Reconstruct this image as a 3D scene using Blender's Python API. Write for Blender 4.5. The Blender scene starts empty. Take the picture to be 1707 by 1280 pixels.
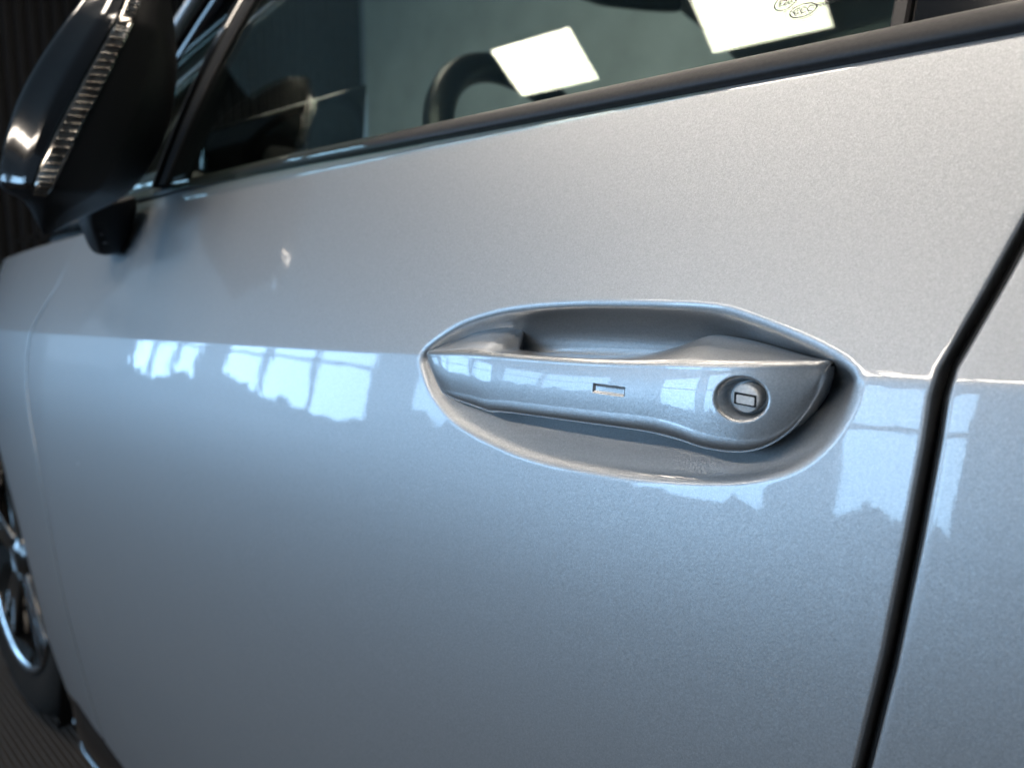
import bpy, bmesh, math, random
import numpy as np
from mathutils import Vector, Matrix
random.seed(4); rng = np.random.default_rng(7)
R = math.radians
sc = bpy.context.scene
col = sc.collection

# ------------------------------------------------------------------ camera
cam = bpy.data.cameras.new('camera'); camo = bpy.data.objects.new('camera', cam); col.objects.link(camo)
CAM = Vector((0.223, -0.288, 0.92)); PITCH = R(8.5); YAW = R(46.9)
fwd = Vector((-math.cos(YAW)*math.cos(PITCH), math.sin(YAW)*math.cos(PITCH), -math.sin(PITCH)))
camo.location = CAM
camo.rotation_euler = fwd.to_track_quat('-Z', 'Y').to_euler()
cam.sensor_width = 36.0; cam.lens = 36.0*1250/1707
cam.clip_start = 0.01; cam.clip_end = 200
cam.dof.use_dof = True; cam.dof.focus_distance = 0.345; cam.dof.aperture_fstop = 7.8
sc.camera = camo

# ------------------------------------------------------------------ world and exposure
world = bpy.data.worlds.new('World'); sc.world = world; world.use_nodes = True
bg = world.node_tree.nodes['Background']
bg.inputs[0].default_value = (0.50, 0.74, 1.0, 1); bg.inputs[1].default_value = 0.14
sc.view_settings.view_transform = 'Standard'; sc.view_settings.look = 'None'
sc.view_settings.exposure = 0.6; sc.view_settings.gamma = 1.0
sc.cycles.use_denoising = True
sc.cycles.max_bounces = 8; sc.cycles.transparent_max_bounces = 12
sc.cycles.caustics_reflective = False; sc.cycles.caustics_refractive = False
sc.cycles.sample_clamp_indirect = 6.0

# ------------------------------------------------------------------ window daylight (tall panes of a glazed front, 6 m from the car)
def pane_light(x0, x1, z0, z1, radiance, colr):
    w, h = x1-x0, z1-z0
    d = bpy.data.lights.new('window_daylight', 'AREA'); d.shape = 'RECTANGLE'; d.size = w; d.size_y = h
    d.energy = radiance*math.pi*w*h; d.color = colr
    o = bpy.data.objects.new('window_daylight', d); col.objects.link(o)
    o.location = ((x0+x1)/2, -6.05, (z0+z1)/2); o.rotation_euler = (R(-90), 0, R(180))
    o.rotation_euler = Vector((0, 1, 0)).to_track_quat('-Z', 'Z').to_euler()
    return o
PANES = [(-19.0, -14.6), (-13.6, -8.4), (-7.6, -4.6), (-3.9, -2.35), (-1.9, -0.9)]
WZ0, WZ1 = 0.10, 2.05
for (x0, x1), k_ in zip(PANES, (.9, 1.05, .75, 1.15, 1.1)):
    pane_light(x0, x1, WZ0, WZ1, 5.7*k_, (0.39, 0.67, 1.0))

# ------------------------------------------------------------------ materials
def nodes_of(name):
    m = bpy.data.materials.new(name); m.use_nodes = True
    nt = m.node_tree; p = nt.nodes['Principled BSDF']
    return m, nt, p
def N(nt, t, **kw):
    n = nt.nodes.new(t)
    for k, v in kw.items(): setattr(n, k, v)
    return n
def objcoord(nt): return N(nt, 'ShaderNodeTexCoord').outputs['Object']
def noise(nt, vec, scale, detail=3, rough=.5):
    n = N(nt, 'ShaderNodeTexNoise'); n.inputs['Scale'].default_value = scale; n.inputs['Detail'].default_value = detail
    n.inputs['Roughness'].default_value = rough; nt.links.new(vec, n.inputs['Vector']); return n
def ramp(nt, fac, stops):
    r = N(nt, 'ShaderNodeValToRGB'); e = r.color_ramp.elements
    while len(e) < len(stops): e.new(.5)
    for i, (p, c) in enumerate(stops): e[i].position = p; e[i].color = (*c, 1) if len(c) == 3 else c
    nt.links.new(fac, r.inputs[0]); return r
def mix(nt, fac, a, b):
    m = N(nt, 'ShaderNodeMix', data_type='RGBA')
    for sck, v in ((m.inputs['Factor'], fac), (m.inputs['A'], a), (m.inputs['B'], b)):
        if hasattr(v, 'links'): nt.links.new(v, sck)
        else: sck.default_value = v
    return m.outputs['Result']
def bump(nt, h, strength, dist, normal=None):
    b = N(nt, 'ShaderNodeBump'); b.inputs['Strength'].default_value = strength; b.inputs['Distance'].default_value = dist
    nt.links.new(h, b.inputs['Height'])
    if normal is not None: nt.links.new(normal, b.inputs['Normal'])
    return b.outputs['Normal']

def make_paint(name, base, specks=True, rough=.47):
    m, nt, p = nodes_of(name); L = nt.links; oc = objcoord(nt)
    p.inputs['Metallic'].default_value = 0.82; p.inputs['Roughness'].default_value = rough
    p.inputs['Coat Weight'].default_value = 1.0; p.inputs['Coat Roughness'].default_value = 0.02; p.inputs['Coat IOR'].default_value = 1.52
    # aluminium flakes: cells with their own tilt and brightness
    v = N(nt, 'ShaderNodeTexVoronoi'); v.inputs['Scale'].default_value = 2600; L.new(oc, v.inputs['Vector'])
    big = noise(nt, oc, 900, 2)
    fl = ramp(nt, v.outputs['Color'], [(0.05, (base[0]*.90, base[1]*.90, base[2]*.90)), (.55, base), (1, (base[0]*1.12, base[1]*1.12, base[2]*1.12))])
    soft = ramp(nt, big.outputs['Fac'], [(.3, (.93, .93, .93)), (.7, (1.06, 1.06, 1.06))])
    mm = N(nt, 'ShaderNodeMix', data_type='RGBA', blend_type='MULTIPLY'); mm.inputs['Factor'].default_value = 1
    L.new(fl.outputs[0], mm.inputs['A']); L.new(soft.outputs[0], mm.inputs['B'])
    cl = mm.outputs['Result']
    if specks:   # dust specks dried on the lacquer
        d = N(nt, 'ShaderNodeTexVoronoi'); d.inputs['Scale'].default_value = 11; L.new(oc, d.inputs['Vector'])
        nn = noise(nt, oc, 420, 3)
        add = N(nt, 'ShaderNodeMath', operation='MULTIPLY_ADD'); L.new(nn.outputs['Fac'], add.inputs[0]); add.inputs[1].default_value = .035; L.new(d.outputs['Distance'], add.inputs[2])
        sp = ramp(nt, add.outputs[0], [(.030, (1, 1, 1)), (.042, (0, 0, 0))])
        cl = mix(nt, sp.outputs[0], cl, (.85, .86, .86, 1))
        rr = N(nt, 'ShaderNodeMath', operation='MULTIPLY_ADD'); L.new(sp.outputs[0], rr.inputs[0]); rr.inputs[1].default_value = .5; rr.inputs[2].default_value = .02
        L.new(rr.outputs[0], p.inputs['Coat Roughness'])
    L.new(cl, p.inputs['Base Color'])
    # flake tilt on the base layer only
    geo = N(nt, 'ShaderNodeNewGeometry')
    sub = N(nt, 'ShaderNodeVectorMath', operation='SUBTRACT'); L.new(v.outputs['Color'], sub.inputs[0]); sub.inputs[1].default_value = (.5, .5, .5)
    scl = N(nt, 'ShaderNodeVectorMath', operation='SCALE'); L.new(sub.outputs[0], scl.inputs[0]); scl.inputs['Scale'].default_value = .09
    ad = N(nt, 'ShaderNodeVectorMath', operation='ADD'); L.new(geo.outputs['Normal'], ad.inputs[0]); L.new(scl.outputs[0], ad.inputs[1])
    nm = N(nt, 'ShaderNodeVectorMath', operation='NORMALIZE'); L.new(ad.outputs[0], nm.inputs[0]); L.new(nm.outputs[0], p.inputs['Normal'])
    # orange peel of the lacquer
    op = noise(nt, oc, 140, 2)
    wv = noise(nt, oc, 26, 1)
    L.new(bump(nt, op.outputs['Fac'], .05, .0003, bump(nt, wv.outputs['Fac'], .20, .0006)), p.inputs['Coat Normal'])
    return m
paint = make_paint('silver_paint', (.50, .515, .53))
paint_handle = make_paint('silver_paint_handle', (.48, .495, .51), specks=False, rough=.41)

def simple(name, colr, rough=.5, metal=0, coat=0, grain=None, spec=.5):
    m, nt, p = nodes_of(name); oc = objcoord(nt)
    p.inputs['Roughness'].default_value = rough; p.inputs['Metallic'].default_value = metal; p.inputs['Coat Weight'].default_value = coat
    p.inputs['Coat Roughness'].default_value = .02; p.inputs['Specular IOR Level'].default_value = spec
    n = noise(nt, oc, grain[0] if grain else 40, 4)
    c = ramp(nt, n.outputs['Fac'], [(.3, tuple(x*.85 for x in colr)), (.7, tuple(min(1, x*1.12) for x in colr))])
    nt.links.new(c.outputs[0], p.inputs['Base Color'])
    if grain: nt.links.new(bump(nt, n.outputs['Fac'], grain[1], .001), p.inputs['Normal'])
    return m
M = dict(
    gloss_black=simple('gloss_black', (.003, .003, .004), .12, coat=1),
    matte_black=simple('matte_black_plastic', (.006, .0065, .008), .5, grain=(900, .35), spec=.3),
    rubber=simple('black_rubber', (.010, .010, .011), .5, grain=(300, .2)),
    seal=simple('satin_seal', (.026, .023, .023), .5, grain=(500, .12)),
    gap=simple('dark_gap', (.004, .004, .005), .6),
    tyre=simple('tyre_rubber', (.018, .017, .016), .9, grain=(120, .4), spec=.08),
    rim=simple('dark_rim', (.006, .006, .006), .16, coat=1),
    rimedge=simple('machined_rim', (.55, .56, .58), .2, metal=1),
    brake=simple('rusty_brake', (.16, .07, .04), .6, metal=.3),
    chrome=simple('lock_metal', (.86, .86, .85), .45, metal=.0, grain=(700, .25)),
    liner=simple('arch_liner', (.008, .008, .008), .9),
    interior=simple('interior_plastic', (.010, .011, .012), .6, grain=(300, .2)),
    trimgrey=simple('grey_trim', (.22, .23, .22), .5),
    leather=simple('wheel_leather', (.008, .008, .008), .38, grain=(350, .2)),
    screen=simple('dark_screen', (.004, .004, .005), .1),
    floor=simple('ribbed_mat', (.026, .023, .021), .62, grain=(60, .3)),
    slat=simple('dark_slat', (.005, .005, .006), .6, grain=(30, .2), spec=.25),
    wall=simple('pale_plaster', (.40, .44, .39), .85, grain=(3, .05)),
    ceiling=simple('grey_ceiling', (.42, .41, .39), .9),
    frame=simple('white_frame', (.55, .55, .55), .5),
    frame_dark=simple('dark_window_frame', (.06, .06, .065), .5),
    etch=simple('etched_mark', (.02, .024, .022), .8),
)
def make_glass(name, tint, refl):
    m = bpy.data.materials.new(name); m.use_nodes = True; nt = m.node_tree; nt.nodes.clear()
    out = N(nt, 'ShaderNodeOutputMaterial'); mx = N(nt, 'ShaderNodeMixShader'); fr = N(nt, 'ShaderNodeFresnel'); gm = N(nt, 'ShaderNodeNewGeometry'); ma = N(nt, 'ShaderNodeMath', operation='MULTIPLY_ADD'); ma.inputs[1].default_value = -2; ma.inputs[2].default_value = 1; nt.links.new(gm.outputs['Backfacing'], ma.inputs[0])
    pw_ = N(nt, 'ShaderNodeMath', operation='POWER'); pw_.inputs[0].default_value = 1.40; nt.links.new(ma.outputs[0], pw_.inputs[1]); nt.links.new(pw_.outputs[0], fr.inputs[0])
    tr = N(nt, 'ShaderNodeBsdfTransparent'); tr.inputs[0].default_value = (*tint, 1)
    gl = N(nt, 'ShaderNodeBsdfGlossy'); gl.inputs['Roughness'].default_value = .004; gl.inputs['Color'].default_value = (*refl, 1)
    nt.links.new(fr.outputs[0], mx.inputs[0]); nt.links.new(tr.outputs[0], mx.inputs[1]); nt.links.new(gl.outputs[0], mx.inputs[2])
    nt.links.new(mx.outputs[0], out.inputs[0]); return m
M['glass'] = make_glass('tinted_glass', (.89, .95, .91), (.93, 1.0, .93))
def emit(name, c, s):
    m = bpy.data.materials.new(name); m.use_nodes = True; nt = m.node_tree; nt.nodes.clear()
    out = N(nt, 'ShaderNodeOutputMaterial'); e = N(nt, 'ShaderNodeEmission'); e.inputs[0].default_value = (*c, 1); e.inputs[1].default_value = s
    nt.links.new(e.outputs[0], out.inputs[0]); return m
M['lamp'] = emit('lit_diffuser', (1.0, .88, .75), 17.0)
# clear ribbed lens over a reflector
lm, lnt, lp = nodes_of('indicator_lens')
lp.inputs['Roughness'].default_value = .08; lp.inputs['Metallic'].default_value = .85; lp.inputs['Coat Weight'].default_value = 1
loc_ = objcoord(lnt); ln = noise(lnt, loc_, 60, 3)
lr = ramp(lnt, ln.outputs['Fac'], [(.40, (.10, .085, .07)), (.6, (.30, .28, .25)), (.75, (.75, .76, .78))]); lnt.links.new(lr.outputs[0], lp.inputs['Base Color'])
M['lens'] = lm

# ------------------------------------------------------------------ mesh helpers
def obj(name, me, mat, parent=None, smooth=True):
    o = bpy.data.objects.new(name, me); col.objects.link(o)
    if mat is not None: me.materials.append(mat)
    if smooth:
        for p in me.polygons: p.use_smooth = True
    if parent is not None: o.parent = parent
    return o
def grid_mesh(name, V, wrap_v=False, flip=False, wrap_u=False):
    nu, nv = V.shape[:2]
    me = bpy.data.meshes.new(name)
    idx = np.arange(nu*nv).reshape(nu, nv)
    if wrap_v: idx = np.concatenate([idx, idx[:, :1]], 1)
    if wrap_u: idx = np.concatenate([idx, idx[:1]], 0)
    a, b, c, d = idx[:-1, :-1], idx[1:, :-1], idx[1:, 1:], idx[:-1, 1:]
    F = np.stack([a, b, c, d] if not flip else [a, d, c, b], -1).reshape(-1, 4)
    me.from_pydata(V.reshape(-1, 3).tolist(), [], F.tolist()); me.update()
    return me
def tube_pts(pts, rad, n=12):
    pts = [Vector(p) for p in pts]; out = []
    for i, p in enumerate(pts):
        t = (pts[min(i+1, len(pts)-1)] - pts[max(i-1, 0)]).normalized()
        a = t.cross(Vector((.13, .27, .95))).normalized(); b = t.cross(a)
        r = rad[i] if hasattr(rad, '__len__') else rad
        out.append([tuple(p + (a*math.cos(k*2*math.pi/n) + b*math.sin(k*2*math.pi/n))*r) for k in range(n)])
    return np.array(out)
def box_mesh(name, lo, hi, bev=.0, seg=2):
    bm = bmesh.new(); bmesh.ops.create_cube(bm, size=1)
    for v in bm.verts: v.co = Vector([lo[i] + (v.co[i]+.5)*(hi[i]-lo[i]) for i in range(3)])
    if bev: bmesh.ops.bevel(bm, geom=bm.edges[:], offset=bev, segments=seg, affect='EDGES', profile=.7)
    me = bpy.data.meshes.new(name); bm.to_mesh(me); bm.free(); return me
def hull_mesh(name, pts, bev=0, seg=3):
    bm = bmesh.new()
    for p in pts: bm.verts.new(p)
    r = bmesh.ops.convex_hull(bm, input=bm.verts[:])
    bmesh.ops.dissolve_limit(bm, angle_limit=R(2), verts=bm.verts[:], edges=bm.edges[:])
    if bev: bmesh.ops.bevel(bm, geom=bm.edges[:], offset=bev, segments=seg, affect='EDGES', profile=.5)
    bmesh.ops.recalc_face_normals(bm, faces=bm.faces[:])
    me = bpy.data.meshes.new(name); bm.to_mesh(me); bm.free(); return me
def lathe(name, prof, n=96, centre=(0, 0, 0)):      # prof: (radius, y); axis along Y
    a = np.linspace(0, 2*math.pi, n, endpoint=False)
    V = np.array([[(centre[0]+r*math.cos(t), centre[1]+y, centre[2]+r*math.sin(t)) for (r, y) in prof] for t in a])
    return grid_mesh(name, V, wrap_u=True)
def catmull(P, n):
    P = np.asarray(P, float); out = []
    Q = np.concatenate([[2*P[0]-P[1]], P, [2*P[-1]-P[-2]]])
    for i in range(1, len(Q)-2):
        t = np.linspace(0, 1, n, endpoint=False)[:, None]
        a, b, c, d = Q[i-1], Q[i], Q[i+1], Q[i+2]
        out.append(.5*(2*b + (c-a)*t + (2*a-5*b+4*c-d)*t*t + (-a+3*b-3*c+d)*t**3))
    out.append(P[-1:]); return np.concatenate(out)
def empty(name, loc=(0, 0, 0)):
    o = bpy.data.objects.new(name, None); col.objects.link(o); o.location = loc; o.empty_display_size = .1; return o
def tag(o, label=None, cat=None, group=None, kind=None):
    for k, v in (('label', label), ('category', cat), ('group', group), ('kind', kind)):
        if v: o[k] = v
    return o

# ------------------------------------------------------------------ setting
# ribbed rubber mat: ribs run along the car
ry = []
y = -6.4
while y < 8:
    ry += [(y, 0), (y+.005, 0), (y+.0062, .002), (y+.0094, .002)]; y += .0106
V = np.array([[(-24, py, pz), (8, py, pz)] for py, pz in ry])
fl = obj('floor', grid_mesh('floor', V), M['floor'], smooth=False)
fl.rotation_euler = (0, 0, 0)
tag(fl, 'dark brown ribbed rubber flooring under the car', None, kind='structure')
ce = obj('ceiling', box_mesh('ceiling', (-24, -6.4, 4.01), (8, 8, 4.06)), M['ceiling'], smooth=False)
tag(ce, 'pale grey ceiling above the car with square light panels', None, kind='structure')
# square ceiling lamps
def lamp(cx, cy, label='square white ceiling light panel among the rows over the hall'):
    e = empty('ceiling_light', (cx, cy, 4.0))
    obj('diffuser', box_mesh('diffuser', (-.295, -.25, -.004), (.295, .25, .004)), M['lamp'], e, False)
    for k, (lo, hi) in enumerate((((-.32, -.275, -.01), (.32, -.252, .01)), ((-.32, .252, -.01), (.32, .275, .01)), ((-.32, -.25, -.01), (-.297, .25, .01)), ((.297, -.25, -.01), (.32, .25, .01)))):
        obj('frame', box_mesh('frame', lo, hi), M['frame'], e, False)
    tag(e, label, 'ceiling light', 'square light panels in the ceiling')
lamp(-2.71, -1.15, 'square white ceiling light panel mirrored whole in the window above the steering wheel')
lamp(-1.40, -1.15, 'square white ceiling light panel mirrored behind the etched marks on the window')
for i in range(1, 3): lamp(-1.40 + 1.31*i, -1.15)
for i in range(-4, 3): lamp(-1.40 + .655*i, -5.2)
for i in range(-1, 2): lamp(-1.40 + 1.31*i, 1.15)
# wall of dark vertical slats ahead of the car
sw = empty('slatted_wall', (-5.66, 1.0, 0)); tag(sw, 'black wall of narrow vertical slats ahead of the car', 'wall')
obj('backing', box_mesh('backing', (-.06, -2.0, 0), (0, 3.0, 3.95)), M['slat'], sw, False)
sm = box_mesh('slat', (0.0, -.022, 0), (.035, .022, 3.94), .006, 1)
sm.materials.append(M['slat'])
for k in range(66):
    o = bpy.data.objects.new('slat', sm); col.objects.link(o); o.parent = sw; o.location = (.001, -1.96+.075*k, .004)
pw = obj('plaster_wall', box_mesh('plaster_wall', (-5.62, 4.02, 0), (8, 4.2, 3.95)), M['wall'], smooth=False)
tag(pw, 'pale grey green plaster wall beyond the far side of the car', 'wall')
# window frames of the glazed front
for x0, x1 in PANES:
    e = empty('window', (x0, -6.0, WZ0)); w, h = x1-x0, WZ1-WZ0
    nm = max(1, round(w/1.5))
    for k in range(nm+1):
        xx = w*k/nm; obj('mullion', box_mesh('mullion', (xx-.05, -.03, 0), (xx+.05, .05, h)), M['frame_dark'], e, False)
    for zz in (.0, h*.70, h):
        obj('transom', box_mesh('transom', (-.06, -.025, zz-.035), (w+.06, .045, zz+.035)), M['frame_dark'], e, False)
    tag(e, 'daylit window with dark mullions mirrored in the door below the crease', 'window', 'windows of the glazed front')

# unseen strip added before the glazing: ragged top breaks the mirrored windows' lower edge
hx = np.linspace(-19, -.6, 900)
ht = .42 + .22*np.sin(hx*.9+1) + .10*np.sin(hx*2.3) + np.convolve(rng.normal(0, .28, 900+8), np.ones(9)/9, 'valid') + rng.normal(0, .008, 900)
ht = np.clip(ht, .15, .95)
V = np.stack([np.stack([hx, np.full(900, yy)+rng.normal(0, .02, 900), ht*f], -1) for yy, f in ((-5.70, 0), (-5.68, .5), (-5.72, .9), (-5.80, 1.0), (-5.88, .9), (-5.92, .5), (-5.9, 0))], 1)
tag(obj('reflection_screen', grid_mesh('reflection_screen', V, flip=True), simple('reflection_screen_mat', (.035, .045, .04), .8), smooth=False), 'dark ragged screen below the windows, added to roughen their reflection', 'reflection_screen', kind='stuff')

# ------------------------------------------------------------------ body surface:  outward is -Y, car front is -X
def Zc(X): return .882 + .0405*(X-.15)                    # crease height
S = np.linspace(-.85, .4, 5001)
def phi(s, soft=.0025):                                   # how far the skin faces up, in degrees
    lo = np.interp(s, [-.85, -.6, -.5, -.35, -.22, -.12, -.05, 0], [-14, -9, -7, -4, -1.5, 2.0, 6.5, 9.5])
    hi = np.interp(s, [0, .05, .13, .2, .4], [19.5, 20.5, 23, 26, 30])
    w = np.clip((s+soft)/(2*soft), 0, 1); w = w*w*(3-2*w)
    return np.radians(lo*(1-w) + hi*w)
def prof_tab(soft):
    t = np.tan(phi(S, soft)); Y = np.concatenate([[0], np.cumsum((t[1:]+t[:-1])/2*np.diff(S))]); return Y - np.interp(0, S, Y)
YS, YSOFT = prof_tab(.0016), prof_tab(.02)
def plan(X): return np.where(X < 0, .014*(X/.95)**2*(1+1.4*np.clip(-X-.9, 0, 1)), .03*X*X)
def Yb(X, Z, tab=None): return plan(X) + np.interp(Z-Zc(X), S, YS if tab is None else tab)
def belt(X): return 1.0065 - .006*np.clip((-X-.3)/.37, 0, 1.4)**2

CUP = [(-.1205, .8709), (-.1132, .8784), (-.0951, .8887), (-.0724, .8957), (-.0505, .8997), (-.0218, .9025), (.0045, .9037), (.0384, .9042), (.0655, .9035),
       (.0826, .8999), (.1014, .8942), (.1164, .8885), (.1267, .8820), (.1273, .8744), (.1241, .8639), (.1175, .8532), (.108, .8446), (.0939, .838), (.0785, .8339),
       (.056, .8302), (.0241, .8270), (-.0205, .8259), (-.0555, .8297), (-.0852, .8371), (-.1049, .8484), (-.1166, .8613)]
cp = np.array(CUP); cpp = np.concatenate([cp[-2:], cp, cp[:3]]); cpp = catmull(cpp, 14)[28:28+14*len(CUP)]
def cup_dist(X, Z):
    P = np.stack([X.ravel(), Z.ravel()], -1); best = np.full(len(P), 1e9); inside = np.zeros(len(P), bool)
    n = len(cpp)
    for i in range(n):
        a, b = cpp[i], cpp[(i+1) % n]; ab = b-a
        t = np.clip(((P-a)@ab)/(ab@ab), 0, 1); d = np.hypot(*(P - a - t[:, None]*ab).T); best = np.minimum(best, d)
        cnd = ((a[1] > P[:, 1]) != (b[1] > P[:, 1]))
        xi = a[0] + (P[:, 1]-a[1])/(b[1]-a[1]+1e-15)*(b[0]-a[0]); inside ^= cnd & (P[:, 0] < xi)
    return np.where(inside, best, -best).reshape(X.shape)
dd = np.linspace(0, .06, 1201)
slope = np.interp(dd, [0, .0012, .0035, .0045, .0075, .012, .022, .030], [0, .35, .75, 1.9, 1.9, 1.2, .45, 0])
DEP = np.concatenate([[0], np.cumsum((slope[1:]+slope[:-1])/2*np.diff(dd))])
slow = np.interp(dd, [0, .0012, .0032, .0055, .015, .024, .036], [0, .35, .95, .60, .52, .40, .2])
DLOW = np.concatenate([[0], np.cumsum((slow[1:]+slow[:-1])/2*np.diff(dd))])

def blur(A, k):
    for ax in (0, 1):
        for _ in range(2):
            pad = [(k, k) if a == ax else (0, 0) for a in (0, 1)]
            B = np.pad(A, pad, mode='edge'); Cm = np.cumsum(B, ax); Cm = np.concatenate([np.zeros_like(np.take(Cm, [0], ax)), Cm], ax)
            n = 2*k+1
            A = (np.take(Cm, range(n, Cm.shape[ax]), ax) - np.take(Cm, range(0, Cm.shape[ax]-n), ax))/n
    return A

def panel(name, xs, ss, XL, XR, x0, x1, wL, wR, mat, parent, cup=False, top=True, rl=.0022, rr=.0022):
    """skin sheet: columns xs (between x0 and x1), rows ss relative to the crease, side edges XL(s), XR(s), rolled edges"""
    xs = np.asarray(xs, float); ss = np.asarray(ss, float)
    ss = ss[np.concatenate([[True], np.diff(ss) > 1e-4])]; xs = xs[np.concatenate([[True], np.diff(xs) > 1e-4])]
    X = np.repeat(xs[:, None], len(ss), 1); Sg = np.repeat(ss[None], len(xs), 0)
    X = X + wL(xs)[:, None]*(XL(ss)-x0)[None] + wR(xs)[:, None]*(XR(ss)-x1)[None]
    bt = belt(X) - .002 - Zc(X)
    Sx = np.where(Sg > .03, .03 + (Sg-.03)*(bt-.03)/(ss.max()-.03), Sg) if top else Sg
    Z = Zc(X) + Sx
    Y = Yb(X, Z)
    if cup:
        inb = (X > -.135) & (X < .142)
        d = np.full(X.shape, -1.); cols = np.where(inb.any(1))[0]
        d[cols] = cup_dist(X[cols], Z[cols])
        wlo = np.interp(Z-Zc(X), [-.030, .004], [1, 0]); wlo = wlo*wlo*(3-2*wlo)
        dep = np.interp(d+.0030, dd, DEP, left=0)*(1-wlo) + np.interp(d+.0030, dd, DLOW, left=0)*wlo
        # inside the dish the crease fades out
        w = np.clip(dep/.006, 0, 1)
        Y = Y*(1-w) + Yb(X, Z, YSOFT)*w
        Y = Y + dep
        sub = slice(cols[0], cols[-1]+1); Yr = Y[sub]
        dm = np.clip((d[sub]-.004)/.008, 0, 1)
        Y[sub] = Yr*(1-dm) + blur(Yr, 3)*dm
    Vg = np.stack([X, Y, Z], -1)
    # rolled side edges
    def roll(edge, sign, r, deep=.016):
        out = []
        for a in np.radians([18, 36, 54, 72, 90]):
            e = edge.copy(); e[:, 0] += sign*r*math.sin(a); e[:, 1] += r*(1-math.cos(a)); out.append(e)
        e = out[-1].copy(); e[:, 1] += deep; out.append(e); return out
    Lr = roll(Vg[0], -1, rl)[::-1]; Rr = roll(Vg[-1], 1, rr)
    Vg = np.concatenate([np.array(Lr), Vg, np.array(Rr)], 0)
    # rolled top and bottom edge
    def rollz(edge, sign, r, deep):
        out = []
        for a in np.radians([15, 30, 45, 60, 75, 90]):
            e = edge.copy(); e[:, 2] += sign*r*math.sin(a); e[:, 1] += r*(1-math.cos(a)) + sign*r*math.sin(a)*(.4 if sign > 0 else 0); out.append(e)
        e = out[-1].copy(); e[:, 1] += deep; out.append(e); return np.stack(out, 1)
    Vg = np.concatenate([rollz(Vg[:, 0], -1, .004, .03)[:, ::-1], Vg, rollz(Vg[:, -1], 1, .0032, .006)], 1)
    return obj(name, grid_mesh(name, Vg), mat, parent)

car = empty('car', (0, 0, 0))
tag(car, 'silver metallic car seen close at its driver door', 'car')

def XR_front(s): return np.interp(s, [-.7, -.45, -.3, -.146, -.10, -.056, -.022, -.005, .0045, .032, .055, .14], [.055, .09, .118, .1413, .1473, .151, .1531, .1535, .1547, .1644, .1716, .198]) - .0014
def XL_rear(s):  return XR_front(s) + .0014 + .0052 + .0014
def XL_front(s): return np.interp(s, [-.7, -.56, -.43, -.34, -.25, -.16, -.12, -.075, -.04, -.005, .02, .06, .12, .16], [-.845, -.868, -.893, -.909, -.925, -.949, -.970, -.9885, -.992, -.983, -.963, -.915, -.872, -.85]) + .0014
def XR_fend(s):  return XL_front(s) - .0014 - .0066 - .0006
rows = np.concatenate([np.arange(-.595, -.11, .012), np.arange(-.108, -.066, .004), np.arange(-.064, -.006, .0009), np.arange(-.006, .006, .0004), np.arange(.006, .036, .0009), np.arange(.037, .125, .004), [.1265]])
x0f, x1f = -.983, .1530
cols = np.concatenate([np.linspace(x0f, x0f+.02, 6)[:-1], np.arange(x0f+.02, -.136, .012), np.arange(-.136, .142, .0008), np.linspace(.142, x1f, 9)])
wl = lambda x: np.clip((-.14-x)/(-.14-x0f), 0, 1)
wr = lambda x: np.clip((x-.128)/(x1f-.128), 0, 1)**1.5
front_door = panel('front_door_panel', cols, rows, XL_front, XR_front, x0f, x1f, wl, wr, paint, car, cup=True, rl=.0014, rr=.0014)
# rear door
rows2 = np.concatenate([np.arange(-.595, -.02, .012), np.arange(-.02, -.006, .002), np.arange(-.006, .006, .0004), np.arange(.006, .02, .002), np.arange(.022, .125, .006), [.1265]])
x0r = .1624
cols2 = np.concatenate([np.linspace(x0r, .18, 10)[:-1], np.linspace(.18, .95, 60)])
rear_door = panel('rear_door_panel', cols2, rows2, XL_rear, lambda s: np.full_like(s, .95), x0r, .95, lambda x: np.clip((.9-x)/(.9-x0r), 0, 1), lambda x: np.clip((x-.9)/.05, 0, 1), paint, car, rl=.0014)
# front wing, its lower rear edge follows the wheel arch
WX, WZ, AR = -1.49, .335, .372
def XL_fend(s):
    Z = Zc(-1.25) + s; h = np.clip((Z-WZ)/AR, -.25, 1)
    x = WX + AR*np.sqrt(np.maximum(1-h*h, 0))
    return np.where(Z < WZ-.0, WX + AR + (WZ-Z)*.62, x)
rows3 = np.concatenate([np.arange(-.575, -.2, .008), np.arange(-.2, -.02, .006), np.arange(-.02, -.006, .002), np.arange(-.006, .006, .0004), np.arange(.006, .02, .002), np.arange(.022, .125, .006), [.1265]])
u = np.linspace(0, 1, 70)
cols3 = -1.49 + (.5)*u
wing = panel('front_wing', cols3, rows3, XL_fend, XR_fend, -1.49, -.99, lambda x: (-.99-x)/.5, lambda x: (x+1.49)/.5, paint, car, top=False, rr=.0006)

# dark body behind the gaps, with the rubber seal that shows in the rear gap
def strip(name, xf, w0, w1, depth, mat, srow=np.linspace(-.6, .13, 60)):
    X = xf(srow); Z = Zc(X)+srow; Y = Yb(X, Z)+depth
    V = np.stack([np.stack([X+w0, Y, Z], -1), np.stack([X+(w0+w1)/2, Y-.002, Z], -1), np.stack([X+w1, Y, Z], -1)], 0)
    return obj(name, grid_mesh(name, V), mat, car)
strip('door_aperture', XR_front, -.02, .03, .0175, M['gap'])
strip('door_seal', XR_front, .0035, .0068, .0085, M['rubber'])
strip('wing_recess', XL_front, -.024, .012, .0110, M['gap'])
strip('wing_gap_shade', XL_front, -.0078, -.0016, .0034, M['gap'])  # dark strip laid in the wing gap to stand in for its shade

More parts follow.
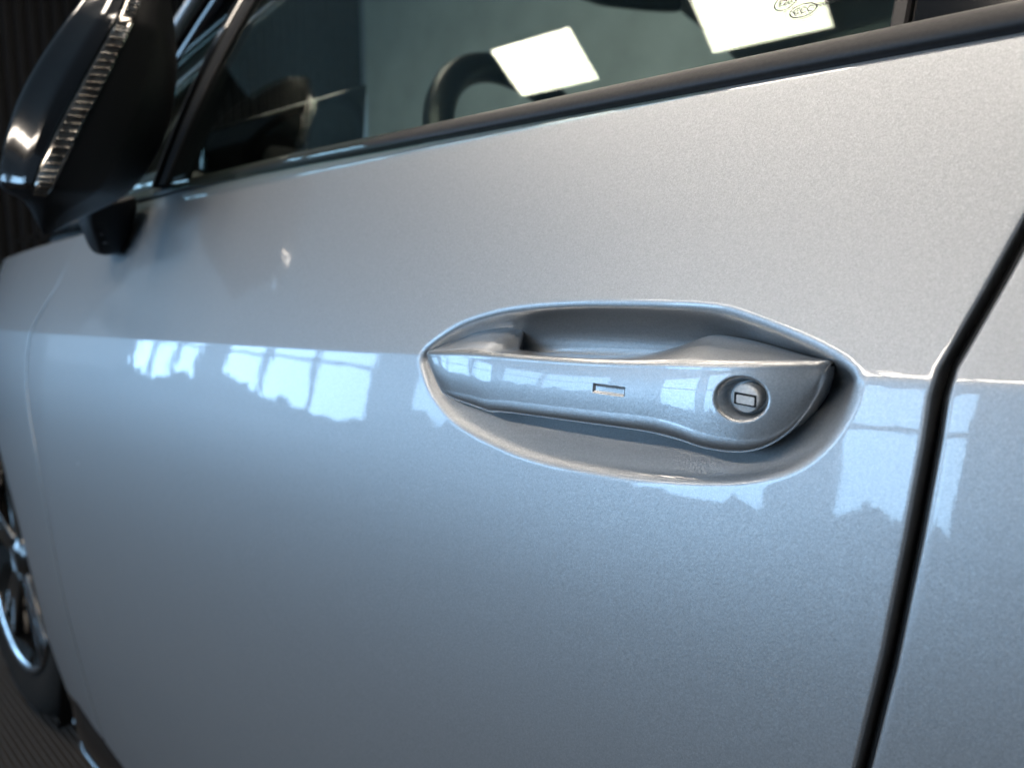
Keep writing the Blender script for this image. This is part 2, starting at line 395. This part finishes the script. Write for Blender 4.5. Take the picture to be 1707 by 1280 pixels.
# ------------------------------------------------------------------ door handle
HC = np.array([  # X, shear, yE, zE, yB, zB, yI, zI, yT, zT
    (-.1182, .013, .0070, .8715, .0070, .8525, .034, .852, .034, .8760),
    (-.1175, .014, .0020, .8722, .0018, .8515, .034, .850, .034, .8780),
    (-.1145, .0155, -.0010, .8732, -.0030, .8495, .034, .849, .034, .8825),
    (-.1020, .0150, -.0034, .8744, -.0064, .8478, .034, .848, .034, .8885),
    (-.0820, .0120, -.0058, .8760, -.0090, .8468, .034, .847, .034, .8960),
    (-.0670, .0080, -.0074, .8770, -.0107, .8466, .030, .847, .033, .8955),
    (-.0600, .0060, -.0081, .8773, -.0114, .8467, .018, .849, .026, .8895),
    (-.0520, .0040, -.0088, .8777, -.0121, .8469, .012, .852, .013, .8800),
    (-.0400, .0020, -.0096, .8781, -.0130, .8473, .0095, .854, .0095, .8788),
    (-.0180, .0000, -.0107, .8787, -.0142, .8481, .0085, .856, .0085, .8792),
    (.0060, .0000, -.0115, .8796, -.0150, .8491, .0080, .856, .0085, .8801),
    (.0300, .0000, -.0120, .8808, -.0154, .8500, .0080, .856, .0105, .8825),
    (.0460, .0000, -.0121, .8818, -.0155, .8496, .0100, .854, .0150, .8872),
    (.0600, .0000, -.0122, .8828, -.0156, .8482, .0180, .850, .0190, .8930),
    (.0740, .0000, -.0116, .8836, -.0150, .8466, .0230, .848, .0200, .8922),
    (.0870, .0000, -.0098, .8844, -.0131, .8471, .0230, .849, .0185, .8902),
    (.0970, .0000, -.0074, .8851, -.0102, .8505, .0220, .852, .0160, .8885),
    (.1055, .0000, -.0046, .8857, -.0067, .8572, .0200, .859, .0130, .8872),
    (.1115, .0000, -.0020, .8861, -.0035, .8660, .0170, .867, .0110, .8866),
    (.1155, .0000, .0004, .8863, -.0004, .8756, .0130, .876, .0095, .8863),
    (.1172, .0000, .0040, .8852, .0040, .8840, .0090, .8840, .0085, .8852),
])
HC[:, 5] -= np.interp(HC[:, 0], [-.09, -.06, .03, .046, .06], [0, .0024, .0024, .0014, 0])
seg = []
for i in range(len(HC)-1):
    n = max(6, int(abs(HC[i+1, 0]-HC[i, 0])/.00042))
    Q = catmull(HC[max(0, i-1):i+3], n)
    k0 = n if i > 0 else 0
    seg.append(Q[k0:k0+n])
HS = np.concatenate(seg+[HC[-1:]])
LOCK = (.0885, .8700); SLOT = (.0262, .8672)
def fillet(p, a, b, r, n):
    """quadratic round of the corner p between neighbours a and b; arrays (m,2)"""
    def tl(q):
        v = q-p; L = np.linalg.norm(v, axis=1, keepdims=True)+1e-9; return p + v/L*np.minimum(r, .42*L)
    A, B = tl(a), tl(b); t = np.linspace(0, 1, n)[None, :, None]
    return (1-t)**2*A[:, None] + 2*t*(1-t)*p[:, None] + t*t*B[:, None]
def line(A, B, n):
    t = np.linspace(0, 1, n+2)[None, 1:-1, None]; return A[:, None]*(1-t) + B[:, None]*t
def handle_mesh(H, name, detail=True):
    E, B, I, T = H[:, 2:4], H[:, 4:6], H[:, 6:8], H[:, 8:10]
    fE = fillet(E, T, B, .0026, 10); rB = np.interp(H[:, :1], [-.118, -.105, -.07, -.04, .05, .085, .10, .118], [.003, .005, .008, .0095, .0095, .007, .0035, .0015]); fB = fillet(B, E, I, rB, 16); fI = fillet(I, B, T, .004, 5); fT = fillet(T, I, E, .0035, 7)
    nf = 74 if detail else 6
    face = line(fE[:, -1], fB[:, 0], nf)
    # the face is very slightly crowned
    tt = np.linspace(0, 1, nf)[None]; face[:, :, 0] -= .0007*np.sin(math.pi*tt)
    ring = np.concatenate([fE, face, fB, line(fB[:, -1], fI[:, 0], 8), fI, line(fI[:, -1], fT[:, 0], 6), fT, line(fT[:, -1], fE[:, 0], 12)], 1)
    X = H[:, 0:1] + H[:, 1:2]*np.clip((H[:, 3:4]-ring[:, :, 1]), 0, 1)/np.maximum(H[:, 3:4]-H[:, 5:6], .004)
    Y, Z = ring[:, :, 0].copy(), ring[:, :, 1]
    if detail:
        front = np.zeros(ring.shape[1], bool); front[8:10+nf+8] = True
        r = np.hypot((X-LOCK[0])/1.16, Z-LOCK[1])
        dep = np.interp(r, [0, .0066, .0072, .0080, .0084, .0089, .0095], [.0076, .0076, .0066, .0020, .0009, .0002, 0])
        qx = np.abs(X-SLOT[0])-.0088; qz = np.abs(Z-SLOT[1])-.0020
        q = np.hypot(np.maximum(qx, 0), np.maximum(qz, 0)) + np.minimum(np.maximum(qx, qz), 0)
        dep2 = np.interp(q, [-.0012, -.0006, .0001], [.0011, .0010, 0])
        Y = Y + np.where(front[None], np.maximum(dep, dep2), 0)
    return grid_mesh(name, np.stack([X, Y, Z], -1), wrap_v=True, flip=False)
handle = obj('door_handle', handle_mesh(HS, 'door_handle'), paint_handle, car)
handle['label'] = 'silver pull handle with a key lock at its wide rear end'
# lock cylinder sits in the round recess
LY = -.0118 + .0038
lk = obj('lock_cylinder', lathe('lock_cylinder', [(.0001, 0), (.0052, 0), (.0057, .0003), (.0060, .0009), (.0060, .006)], 48), M['chrome'], handle)
lk.location = (LOCK[0]+.0003, LY, LOCK[1]-.0002); lk.rotation_euler = (R(6), 0, R(-3))
# dark rim of the keyhole shutter and the shutter plate
def rounded_rect(name, w, h, r, y0, y1, n=5):
    pts = []
    for cx, cz, a0 in ((w-r, h-r, 0), (-w+r, h-r, 90), (-w+r, -h+r, 180), (w-r, -h+r, 270)):
        for k in range(n): a = R(a0+90*k/(n-1)); pts.append((cx+r*math.cos(a), cz+r*math.sin(a)))
    bm = bmesh.new(); f = [bm.verts.new((x, y0, z)) for x, z in pts]; b = [bm.verts.new((x, y1, z)) for x, z in pts]
    bm.faces.new(f); m = len(pts)
    for k in range(m): bm.faces.new((f[k], f[(k+1) % m], b[(k+1) % m], b[k]))
    bmesh.ops.recalc_face_normals(bm, faces=bm.faces[:])
    me = bpy.data.meshes.new(name); bm.to_mesh(me); bm.free(); return me
kh = obj('keyhole', rounded_rect('keyhole', .0048, .0025, .0004, -.0001, .002), M['gap'], handle, False)
kh.location = lk.location + Vector((.0001, -.0002, -.0004)); kh.rotation_euler = (R(6), R(3), R(-3))
ks = obj('keyhole_shutter', rounded_rect('keyhole_shutter', .0039, .0017, .0004, -.0001, .002), M['chrome'], handle, False)
ks.location = lk.location + Vector((.0003, -.00045, -.0005)); ks.rotation_euler = (R(6), R(3), R(-3))
# black gasket under the wide end of the handle
HG = HS[(HS[:, 0] > .058) & (HS[:, 0] < .1140)].copy()
wg = np.clip((HG[:, 0]-.058)/.006, 0, 1)*np.clip((.1140-HG[:, 0])/.004, 0, 1)
HG[:, 2] = .010; HG[:, 4] = .010; HG[:, 3] -= .006; HG[:, 5] -= .0022*wg - .0008; HG[:, 6] = .034; HG[:, 7] = HG[:, 5]; HG[:, 8] = .034; HG[:, 9] = HG[:, 3]
gk = obj('gasket', handle_mesh(HG, 'gasket', False), M['rubber'], handle)

# ------------------------------------------------------------------ window seal, glass, pillars
def glass_y(X, Z, a0=R(23), RR=1.5):
    a = np.arcsin(np.clip(math.sin(a0)+(Z-1.012)/RR, -1, .99)); return .052 + plan(X) + RR*(math.cos(a0)-np.cos(a))
def loft_x(name, xs, prof, mat, parent=car, wrap=True):
    """prof: list of (dy, dz) about the belt line"""
    V = []
    for x in xs:
        z0 = float(belt(x)); y0 = float(Yb(np.array(x), np.array(z0)))
        V.append([(x, y0+dy, z0+dz) for dy, dz in prof])
    return obj(name, grid_mesh(name, np.array(V), wrap_v=wrap, flip=True), mat, parent)
sealp = [(-.0006, -.0006), (-.0022, .0005), (-.0030, .0025), (-.0026, .0055), (-.0008, .0088), (.0018, .0112), (.0045, .0118), (.0060, .0110), (.0068, .0085), (.0070, -.004), (.003, -.004)]
sealp = [(a, b) for a, b in catmull(np.array(sealp), 3)]
wseal = loft_x('window_seal', np.concatenate([np.linspace(-.73, -.3, 30), np.linspace(-.29, .186, 60)]), sealp, M['seal'])
wseal2 = loft_x('window_seal', np.linspace(.1905, .94, 30), sealp, M['seal'])
def pane(name, poly, nx, nz, mat, parent):
    """curved pane between x-edges given at bottom and top"""
    (xb0, xb1, zb), (xt0, xt1, zt) = poly
    rows_ = []
    for side in (0, .0038):
        g = []
        for i in range(nx+1):
            c_ = []
            for j in range(nz+1):
                v = j/nz; z = zb+(zt-zb)*v; xa = xb0+(xt0-xb0)*v; xb = xb1+(xt1-xb1)*v; xx = xa+(xb-xa)*i/nx
                c_.append((xx, float(glass_y(np.array(xx), z))+side, z))
            g.append(c_)
        rows_.append(np.array(g))
    f, b = rows_
    V = np.concatenate([f, b[:, ::-1]], 1)
    return obj(name, grid_mesh(name, V, wrap_v=True), mat, parent)
glass = pane('window_glass', ((-.592, .115, 1.004), (-.575, .10, 1.36)), 30, 24, M['glass'], car)
glass['label'] = 'tinted driver window with etched approval marks'
rglass = pane('rear_window_glass', ((.196, .93, 1.004), (.175, .80, 1.36)), 20, 16, M['glass'], car)
qglass = pane('quarter_glass', ((-.80, -.64, 1.002), (-.70, -.655, 1.36)), 8, 12, M['glass'], car)
# gloss black pillar cover between the two side windows
def pillar(name, x0b, x1b, x0t, x1t, zb, zt, proud, mat, thick=.02):
    V = []
    for j in range(13):
        v = j/12; z = zb+(zt-zb)*v; a = x0b+(x0t-x0b)*v; b = x1b+(x1t-x1b)*v; r = []
        for xx, dy in ((a, thick), (a, .0015), (a+.0012, 0), (b-.0012, 0), (b, .0015), (b, thick)):
            r.append((xx, float(glass_y(np.array(xx), z))-proud+dy, z))
        V.append(r)
    return obj(name, grid_mesh(name, np.array(V), wrap_v=True), mat, car, False)
pillar('pillar_cover', .1225, .1885, .108, .170, 1.0175, 1.37, .0030, M['gloss_black'])
pillar('window_guide', .1135, .1205, .099, .106, 1.0165, 1.37, .0012, M['seal'])
pillar('window_divider', -.632, -.5935, -.655, -.577, 1.010, 1.37, .004, M['matte_black'], .025)
pillar('divider_trim', -.620, -.612, -.640, -.622, 1.010, 1.37, .0072, M['gloss_black'], .012)
# A-pillar, painted outer rail with black inside
ap = [(-.95, .12, 1.045), (-.86, .135, 1.10), (-.70, .19, 1.25), (-.52, .26, 1.40)]
obj('windscreen_pillar', grid_mesh('windscreen_pillar', tube_pts(catmull(np.array(ap), 6), .026, 10), wrap_v=True), M['gloss_black'], car)
ap2 = [(x+.02, y-.028, z+.02) for x, y, z in ap]
obj('roof_rail_trim', grid_mesh('roof_rail_trim', tube_pts(catmull(np.array(ap2), 6), .008, 8), wrap_v=True), paint, car)
# glass approval marks, etched near the rear lower corner
def mark(name, body, x, z, size):
    cu = bpy.data.curves.new(name, 'FONT'); cu.body = body; cu.size = size; cu.align_x = 'CENTER'; cu.align_y = 'CENTER'; cu.extrude = .00004; cu.resolution_u = 3; cu.offset = 0
    t = bpy.data.objects.new(name, cu); col.objects.link(t); bpy.context.view_layer.update()
    me = bpy.data.meshes.new_from_object(t.evaluated_get(bpy.context.evaluated_depsgraph_get())); bpy.data.objects.remove(t)
    o = obj(name, me, M['etch'], glass, False)
    a = math.asin(math.sin(R(23))+(z-1.012)/1.5)
    o.location = (x, float(glass_y(np.array(x), z))-.0006, z); o.rotation_euler = (R(90)-a, 0, 0)
    return o
def ring(name, x, z, rx, rz, w=.00022):
    V = []
    for k in range(40):
        t = 2*math.pi*k/40
        V.append([((rx+d)*math.cos(t), (rz+d)*math.sin(t), h) for d, h in ((-w, 0), (w, 0), (w, .00006), (-w, .00006))])
    o = obj(name, grid_mesh(name, np.array(V), wrap_v=True, wrap_u=True), M['etch'], glass, False)
    a = math.asin(math.sin(R(23))+(z-1.012)/1.5)
    o.location = (x, float(glass_y(np.array(x), z))-.0006, z); o.rotation_euler = (R(90)-a, 0, 0)
mark('approval_letters', 'E20', .0645, 1.0418, .0044); ring('approval_ring', .0645, 1.0418, .0050, .0038)
mark('approval_letters', 'CCC', .0742, 1.0358, .0044); ring('approval_ring', .0742, 1.0358, .0060, .0034)
mark('approval_letters', 'E000233', .0850, 1.0368, .0030)

# ------------------------------------------------------------------ interior seen through the glass
def torus(name, c, axis, RR, r, mat, parent, n=72, m=14):
    ax = Vector(axis).normalized(); a = ax.cross(Vector((0, 1, 0))).normalized(); b = ax.cross(a)
    V = [[tuple(Vector(c) + (a*math.cos(t)+b*math.sin(t))*(RR+r*math.cos(q)) + ax*r*math.sin(q)) for q in np.linspace(0, 2*math.pi, m, endpoint=False)] for t in np.linspace(0, 2*math.pi, n, endpoint=False)]
    return obj(name, grid_mesh(name, np.array(V), wrap_v=True, wrap_u=True), mat, parent)
sw_ = torus('steering_wheel', (-.46, .50, 1.04), (.90, 0, .42), .172, .0195, M['leather'], car)
swx = Vector((.90, 0, .42)).normalized()
hub = obj('hub', hull_mesh('hub', [(-.50+dx, .50+dy, 1.015+dz) for dx in (-.02, .02) for dy in (-.06, .06) for dz in (-.05, .045)], .014), M['leather'], sw_)
for sgn in (-1, 1):
    obj('spoke', hull_mesh('spoke', [(-.495+dx, .50+sgn*y, 1.01+dz) for dx in (-.01, .01) for y, h in ((.05, .03), (.170, .018)) for dz in (-h, h)], .005), M['leather'], sw_)
obj('spoke', hull_mesh('spoke', [(-.50+dx-t*.065, .50+dy, .985+t*-.13) for dx in (-.01, .01) for dy in (-.022, .022) for t in (0, 1)], .005), M['leather'], sw_)
# rear-view mirror hanging from the windscreen
rm = obj('rear_view_mirror', hull_mesh('rear_view_mirror', [(-.50+dx+dy*.30, .75+dy, 1.372+dz) for dx, sc_ in ((-.045, .7), (.0, 1)) for dy, h in ((-.115, .028), (-.02, .046), (.115, .030)) for dz in (-h*sc_, h*sc_)], .010), M['interior'], car)
obj('mirror_stem', grid_mesh('mirror_stem', tube_pts([(-.55, .75, 1.38), (-.64, .76, 1.42), (-.68, .76, 1.46)], [.014, .018, .03], 10), wrap_v=True), M['interior'], rm)
# dashboard with the driver display and its pale trim strip
db = obj('dashboard', hull_mesh('dashboard', [(x, y, z) for y in (.12, 1.58) for x, z in ((-1.25, .985), (-.80, 1.055), (-.70, 1.03), (-.68, .80), (-1.25, .70))], .02), M['interior'], car)
obj('driver_display', hull_mesh('driver_display', [(x+dz*.15, y, 1.095+dz) for x in (-.752, -.735) for y, h0, h1 in ((.165, -.05, .0), (.41, -.05, .098)) for dz in (h0, h1)], .004), M['screen'], db)
obj('trim_strip', hull_mesh('trim_strip', [(x, y, z) for y in (.33, .95) for x, z in ((-.85, 1.10), (-.80, 1.125), (-.74, 1.08), (-.74, 1.05), (-.85, 1.05))], .008), M['trimgrey'], db)
obj('air_vent', hull_mesh('air_vent', [(x, y, z) for y in (.245, .345) for x, z in ((-.79, 1.12), (-.74, 1.10), (-.72, 1.05), (-.79, 1.05))], .014), M['interior'], db)
# roof lining closes the cabin
V = [[(x, y, 1.50 - .10*((y-.86)/.62)**2 - .12*max(0, (-x-.3)/.5)**2) for y in np.linspace(.24, 1.48, 14)] for x in np.linspace(-.62, 1.3, 20)]
Va = np.array(V); Vt = Va.copy(); Vt[:, :, 2] += .03
obj('roof', grid_mesh('roof', np.concatenate([Va, Vt[:, ::-1]], 1), wrap_v=True), paint, car)
obj('far_door', hull_mesh('far_door', [(x, y, z) for x in (-1.0, 1.0) for y, z in ((1.60, 1.0), (1.68, 1.0), (1.60, .4), (1.72, .4))], .01), M['interior'], car)
fg = np.array([[[(x, y+t, z) for (y, z) in ((1.64, 1.0), (1.56, 1.2), (1.44, 1.42))] for x in np.linspace(-.75, .8, 8)] for t in (0, .004)])
obj('far_window_glass', grid_mesh('far_window_glass', fg[0]), M['glass'], car)
obj('far_window_pillar', grid_mesh('far_window_pillar', tube_pts([(-.86, 1.60, 1.02), (-.70, 1.54, 1.22), (-.50, 1.46, 1.42)], .03, 10), wrap_v=True), M['interior'], car)

# ------------------------------------------------------------------ door mirror
# folded shell: length parameter t runs from the low tip upward, s runs across from outer edge to the window side
def MP(y, z): return np.array([y, z])
Lf = catmull(np.array([(-.062, .9555), (-.0745, .985), (-.0925, 1.003), (-.0800, 1.058), (-.0560, 1.109), (-.0160, 1.171), (.018, 1.215), (.055, 1.236)]), 10)
Rf = catmull(np.array([(-.058, .9550), (-.0320, .9700), (.0180, .9990), (.0540, 1.050), (.0715, 1.103), (.0760, 1.155), (.072, 1.205), (.058, 1.235)]), 10)
nT = len(Lf); ns = 41
def mirror_surf(s0, s1, n, lift, t0=0, t1=1, back=False):
    V = []
    for i in range(int(t0*(nT-1)), int(round(t1*(nT-1)))+1):
        t = i/(nT-1); a, b = Lf[i], Rf[i]; w = np.linalg.norm(b-a); row = []
        for k in range(n):
            sa_ = s0(t) if callable(s0) else s0; sb_ = s1(t) if callable(s1) else s1
            s = sa_+(sb_-sa_)*k/(n-1); q = a+(b-a)*s
            bulge = math.sqrt(max(0, 1-(2*s-1)**2))
            sl_ = float(np.interp(t, [.2, .86], [.16, .34])); cut = np.interp(s, [0, sl_*.6, sl_+.1, .65, 1], [.25, .80, 1.0, .9, .55])     # crown along the lens
            env = math.sin(math.pi*min(max(t, 0), 1))**.45
            if not back: x = -.600 + (.052*bulge*cut + lift)*min(1, w/.10)*max(env, .15)
            else: x = -.600 - (.060*bulge)*min(1, w/.10)*env
            row.append((x, q[0], q[1]))
        V.append(row)
    return np.array(V)
dm = obj('door_mirror', grid_mesh('door_mirror', np.concatenate([mirror_surf(0, 1, ns, 0), mirror_surf(1, 0, ns, 0, back=True)[:, 1:-1]], 1), wrap_v=True), M['matte_black'], car)
dm['label'] = 'black door mirror shell with a clear indicator strip'
def shell(name, s0, s1, n, lift, t0, t1, mat):
    f = mirror_surf(s0, s1, n, lift, t0, t1); b = mirror_surf(s0, s1, n, lift-.006, t0, t1)
    return obj(name, grid_mesh(name, np.concatenate([f, b[:, ::-1]], 1), wrap_v=True), mat, dm)
la = lambda t: float(np.interp(t, [.2, .5, .86], [.15, .25, .33])); lb = lambda t: la(t)+.115
shell('mirror_cap', .0, lambda t: la(t)-.006, 14, .0030, .25, 1, M['gloss_black'])
lens = shell('indicator_lens', la, lb, 7, .0038, .20, .86, M['lens'])
# prism ribs of the lens
for k in range(34):
    t = .22+.62*k/34; i = t*(nT-1); i0 = int(i); 
    rr = mirror_surf(lambda t: la(t)+.012, lambda t: lb(t)-.012, 5, .0046, i0/(nT-1), i0/(nT-1))[0]; r2 = mirror_surf(lambda t: la(t)+.012, lambda t: lb(t)-.012, 5, .0046, (i0+1)/(nT-1), (i0+1)/(nT-1))[0]
    p = rr+(r2-rr)*(i-i0)
    obj('lens_rib', grid_mesh('lens_rib', tube_pts([tuple(v) for v in p], .0011, 5), wrap_v=True), M['lens'], dm)
foot = obj('mirror_foot', hull_mesh('mirror_foot', [(-.735, .006, .992), (-.66, -.004, .985), (-.66, .055, 1.005), (-.735, .058, 1.005), (-.735, .022, .940), (-.690, .018, .937), (-.690, .046, .940), (-.735, .05, .944)], .006), M['matte_black'], dm)
for k in range(3):
    obj('foot_rib', box_mesh('foot_rib', (-.690, .0095-.0+.004*k, .9505+.009*(2-k)), (-.672, .0125+.004*k, .9525+.009*(2-k)), .0006, 1), M['seal'], dm)

# ------------------------------------------------------------------ front wheel
wh = empty('front_wheel', (WX-.045, .085, WZ)); wh.parent = car
prof = [(.225, .012), (.232, .004), (.262, -.006), (.290, -.008), (.312, -.001), (.325, .012)]
def tyre_mesh():
    n = 320; m = []
    P = catmull(np.array(prof), 4)
    tread = [(.3300, .020), (.3335, .034), (.3345, .060), (.326, .063), (.326, .069), (.3350, .072), (.3352, .104), (.326, .107), (.326, .113), (.3350, .116), (.3350, .150), (.3300, .185), (.30, .205), (.25, .21)]
    for i in range(n):
        t = 2*math.pi*i/n; r = []
        g = (i % 4) == 0
        for a, b in P: r.append((a*math.cos(t), b, a*math.sin(t)))
        for k, (a, b) in enumerate(tread):
            aa = a-(.007 if g and (k < 3 or 8 < k < 12) else 0); r.append((aa*math.cos(t), b, aa*math.sin(t)))
        m.append(r)
    return grid_mesh('tyre', np.array(m), wrap_u=True)
obj('tyre', tyre_mesh(), M['tyre'], wh, False)
obj('rim', lathe('rim', [(.228, .010), (.236, .002), (.232, -.003), (.224, .004), (.216, .030), (.205, .06), (.200, .16), (.05, .17)], 96), M['rim'], wh)
obj('rim_edge', lathe('rim_edge', [(.2225, .0035), (.2310, -.0042), (.2345, -.0036), (.2300, .0005)], 96), M['rimedge'], wh)
for k in range(5):
    a = 2*math.pi*k/5 + .35
    for off in (-.13, .13):
        ca, sa = math.cos(a+off), math.sin(a+off); cb, sb = math.cos(a+off*.45), math.sin(a+off*.45)
        pts = []
        for rr, c_, s_, w in ((.045, cb, sb, .020), (.222, ca, sa, .013)):
            for dw in (-w, w):
                for y in (.006 if rr > .1 else .012, .035): pts.append((rr*c_-s_*dw, y, rr*s_+c_*dw))
        obj('spoke', hull_mesh('spoke', pts, .004), M['rim'], wh)
obj('hub', lathe('hub', [(.0001, .004), (.028, .004), (.034, .010), (.06, .016), (.06, .05)], 40), M['rim'], wh)
obj('brake_disc', lathe('brake_disc', [(.06, .085), (.155, .085), (.158, .088), (.158, .105), (.06, .108)], 64), M['brake'], wh)
# arch liner behind the wing edge
V = [[(WX+(AR+.012)*math.cos(a), y, WZ+(AR+.012)*math.sin(a)) for y in (.045, .10, .20, .34)] for a in np.linspace(R(-30), R(185), 60)]
obj('arch_liner', grid_mesh('arch_liner', np.array(V)), M['liner'], car)
obj('arch_wall', hull_mesh('arch_wall', [(x, y, z) for x in (-1.95, -.99) for y in (.335, .36) for z in (.05, .85)], .01), M['liner'], car)

# ------------------------------------------------------------------ sill
def sill_profile(x):
    k = np.clip((x+1.09)/.12, 0, 1); k = k*k*(3-2*k)
    y0 = .052-.018*k
    return [(y0+.02, .285), (y0+.004, .276), (y0-.004, .262), (y0-.006, .235), (y0-.004, .208), (y0+.004, .190), (y0+.018, .178), (y0+.06, .172), (y0+.10, .19), (y0+.10, .28)]
V = [[(x, y, z) for y, z in sill_profile(x)] for x in np.linspace(-1.085, .9, 60)]
sl = obj('sill_trim', grid_mesh('sill_trim', np.array(V), wrap_v=True, flip=True), M['gloss_black'], car)
V = tube_pts([(x, sill_profile(x)[5][0]-.003, .189) for x in np.linspace(-1.085, .9, 60)], .0028, 8)
obj('sill_bead', grid_mesh('sill_bead', V, wrap_v=True), M['rimedge'], sl)
obj('underbody', hull_mesh('underbody', [(x, y, z) for x in (-1.02, .9) for y in (.13, 1.6) for z in (.16, .40)], .01), M['liner'], car)
obj('door_inner', hull_mesh('door_inner', [(x, y, z) for x in (-.93, .9) for y in (.075, .13) for z in (.28, .985)], .005), M['interior'], car)
obj('bulkhead', hull_mesh('bulkhead', [(x, y, z) for x in (-1.05, -.95) for y in (.10, .36) for z in (.28, .95)], .005), M['liner'], car)
# bonnet slope closes the wing at the top
V = [[(x, .058+plan(np.array(x)).item()+w*1.45, .975+.02*(x+1.49)*0+.05*math.sin(math.pi*min(w*1.0, 1))*.8+.02*(x+1.5)) for w in (0, .02, .06, .15, .5, .85, 1)] for x in np.linspace(-1.49, -.90, 12)]
obj('bonnet', grid_mesh('bonnet', np.array(V)), paint, car)
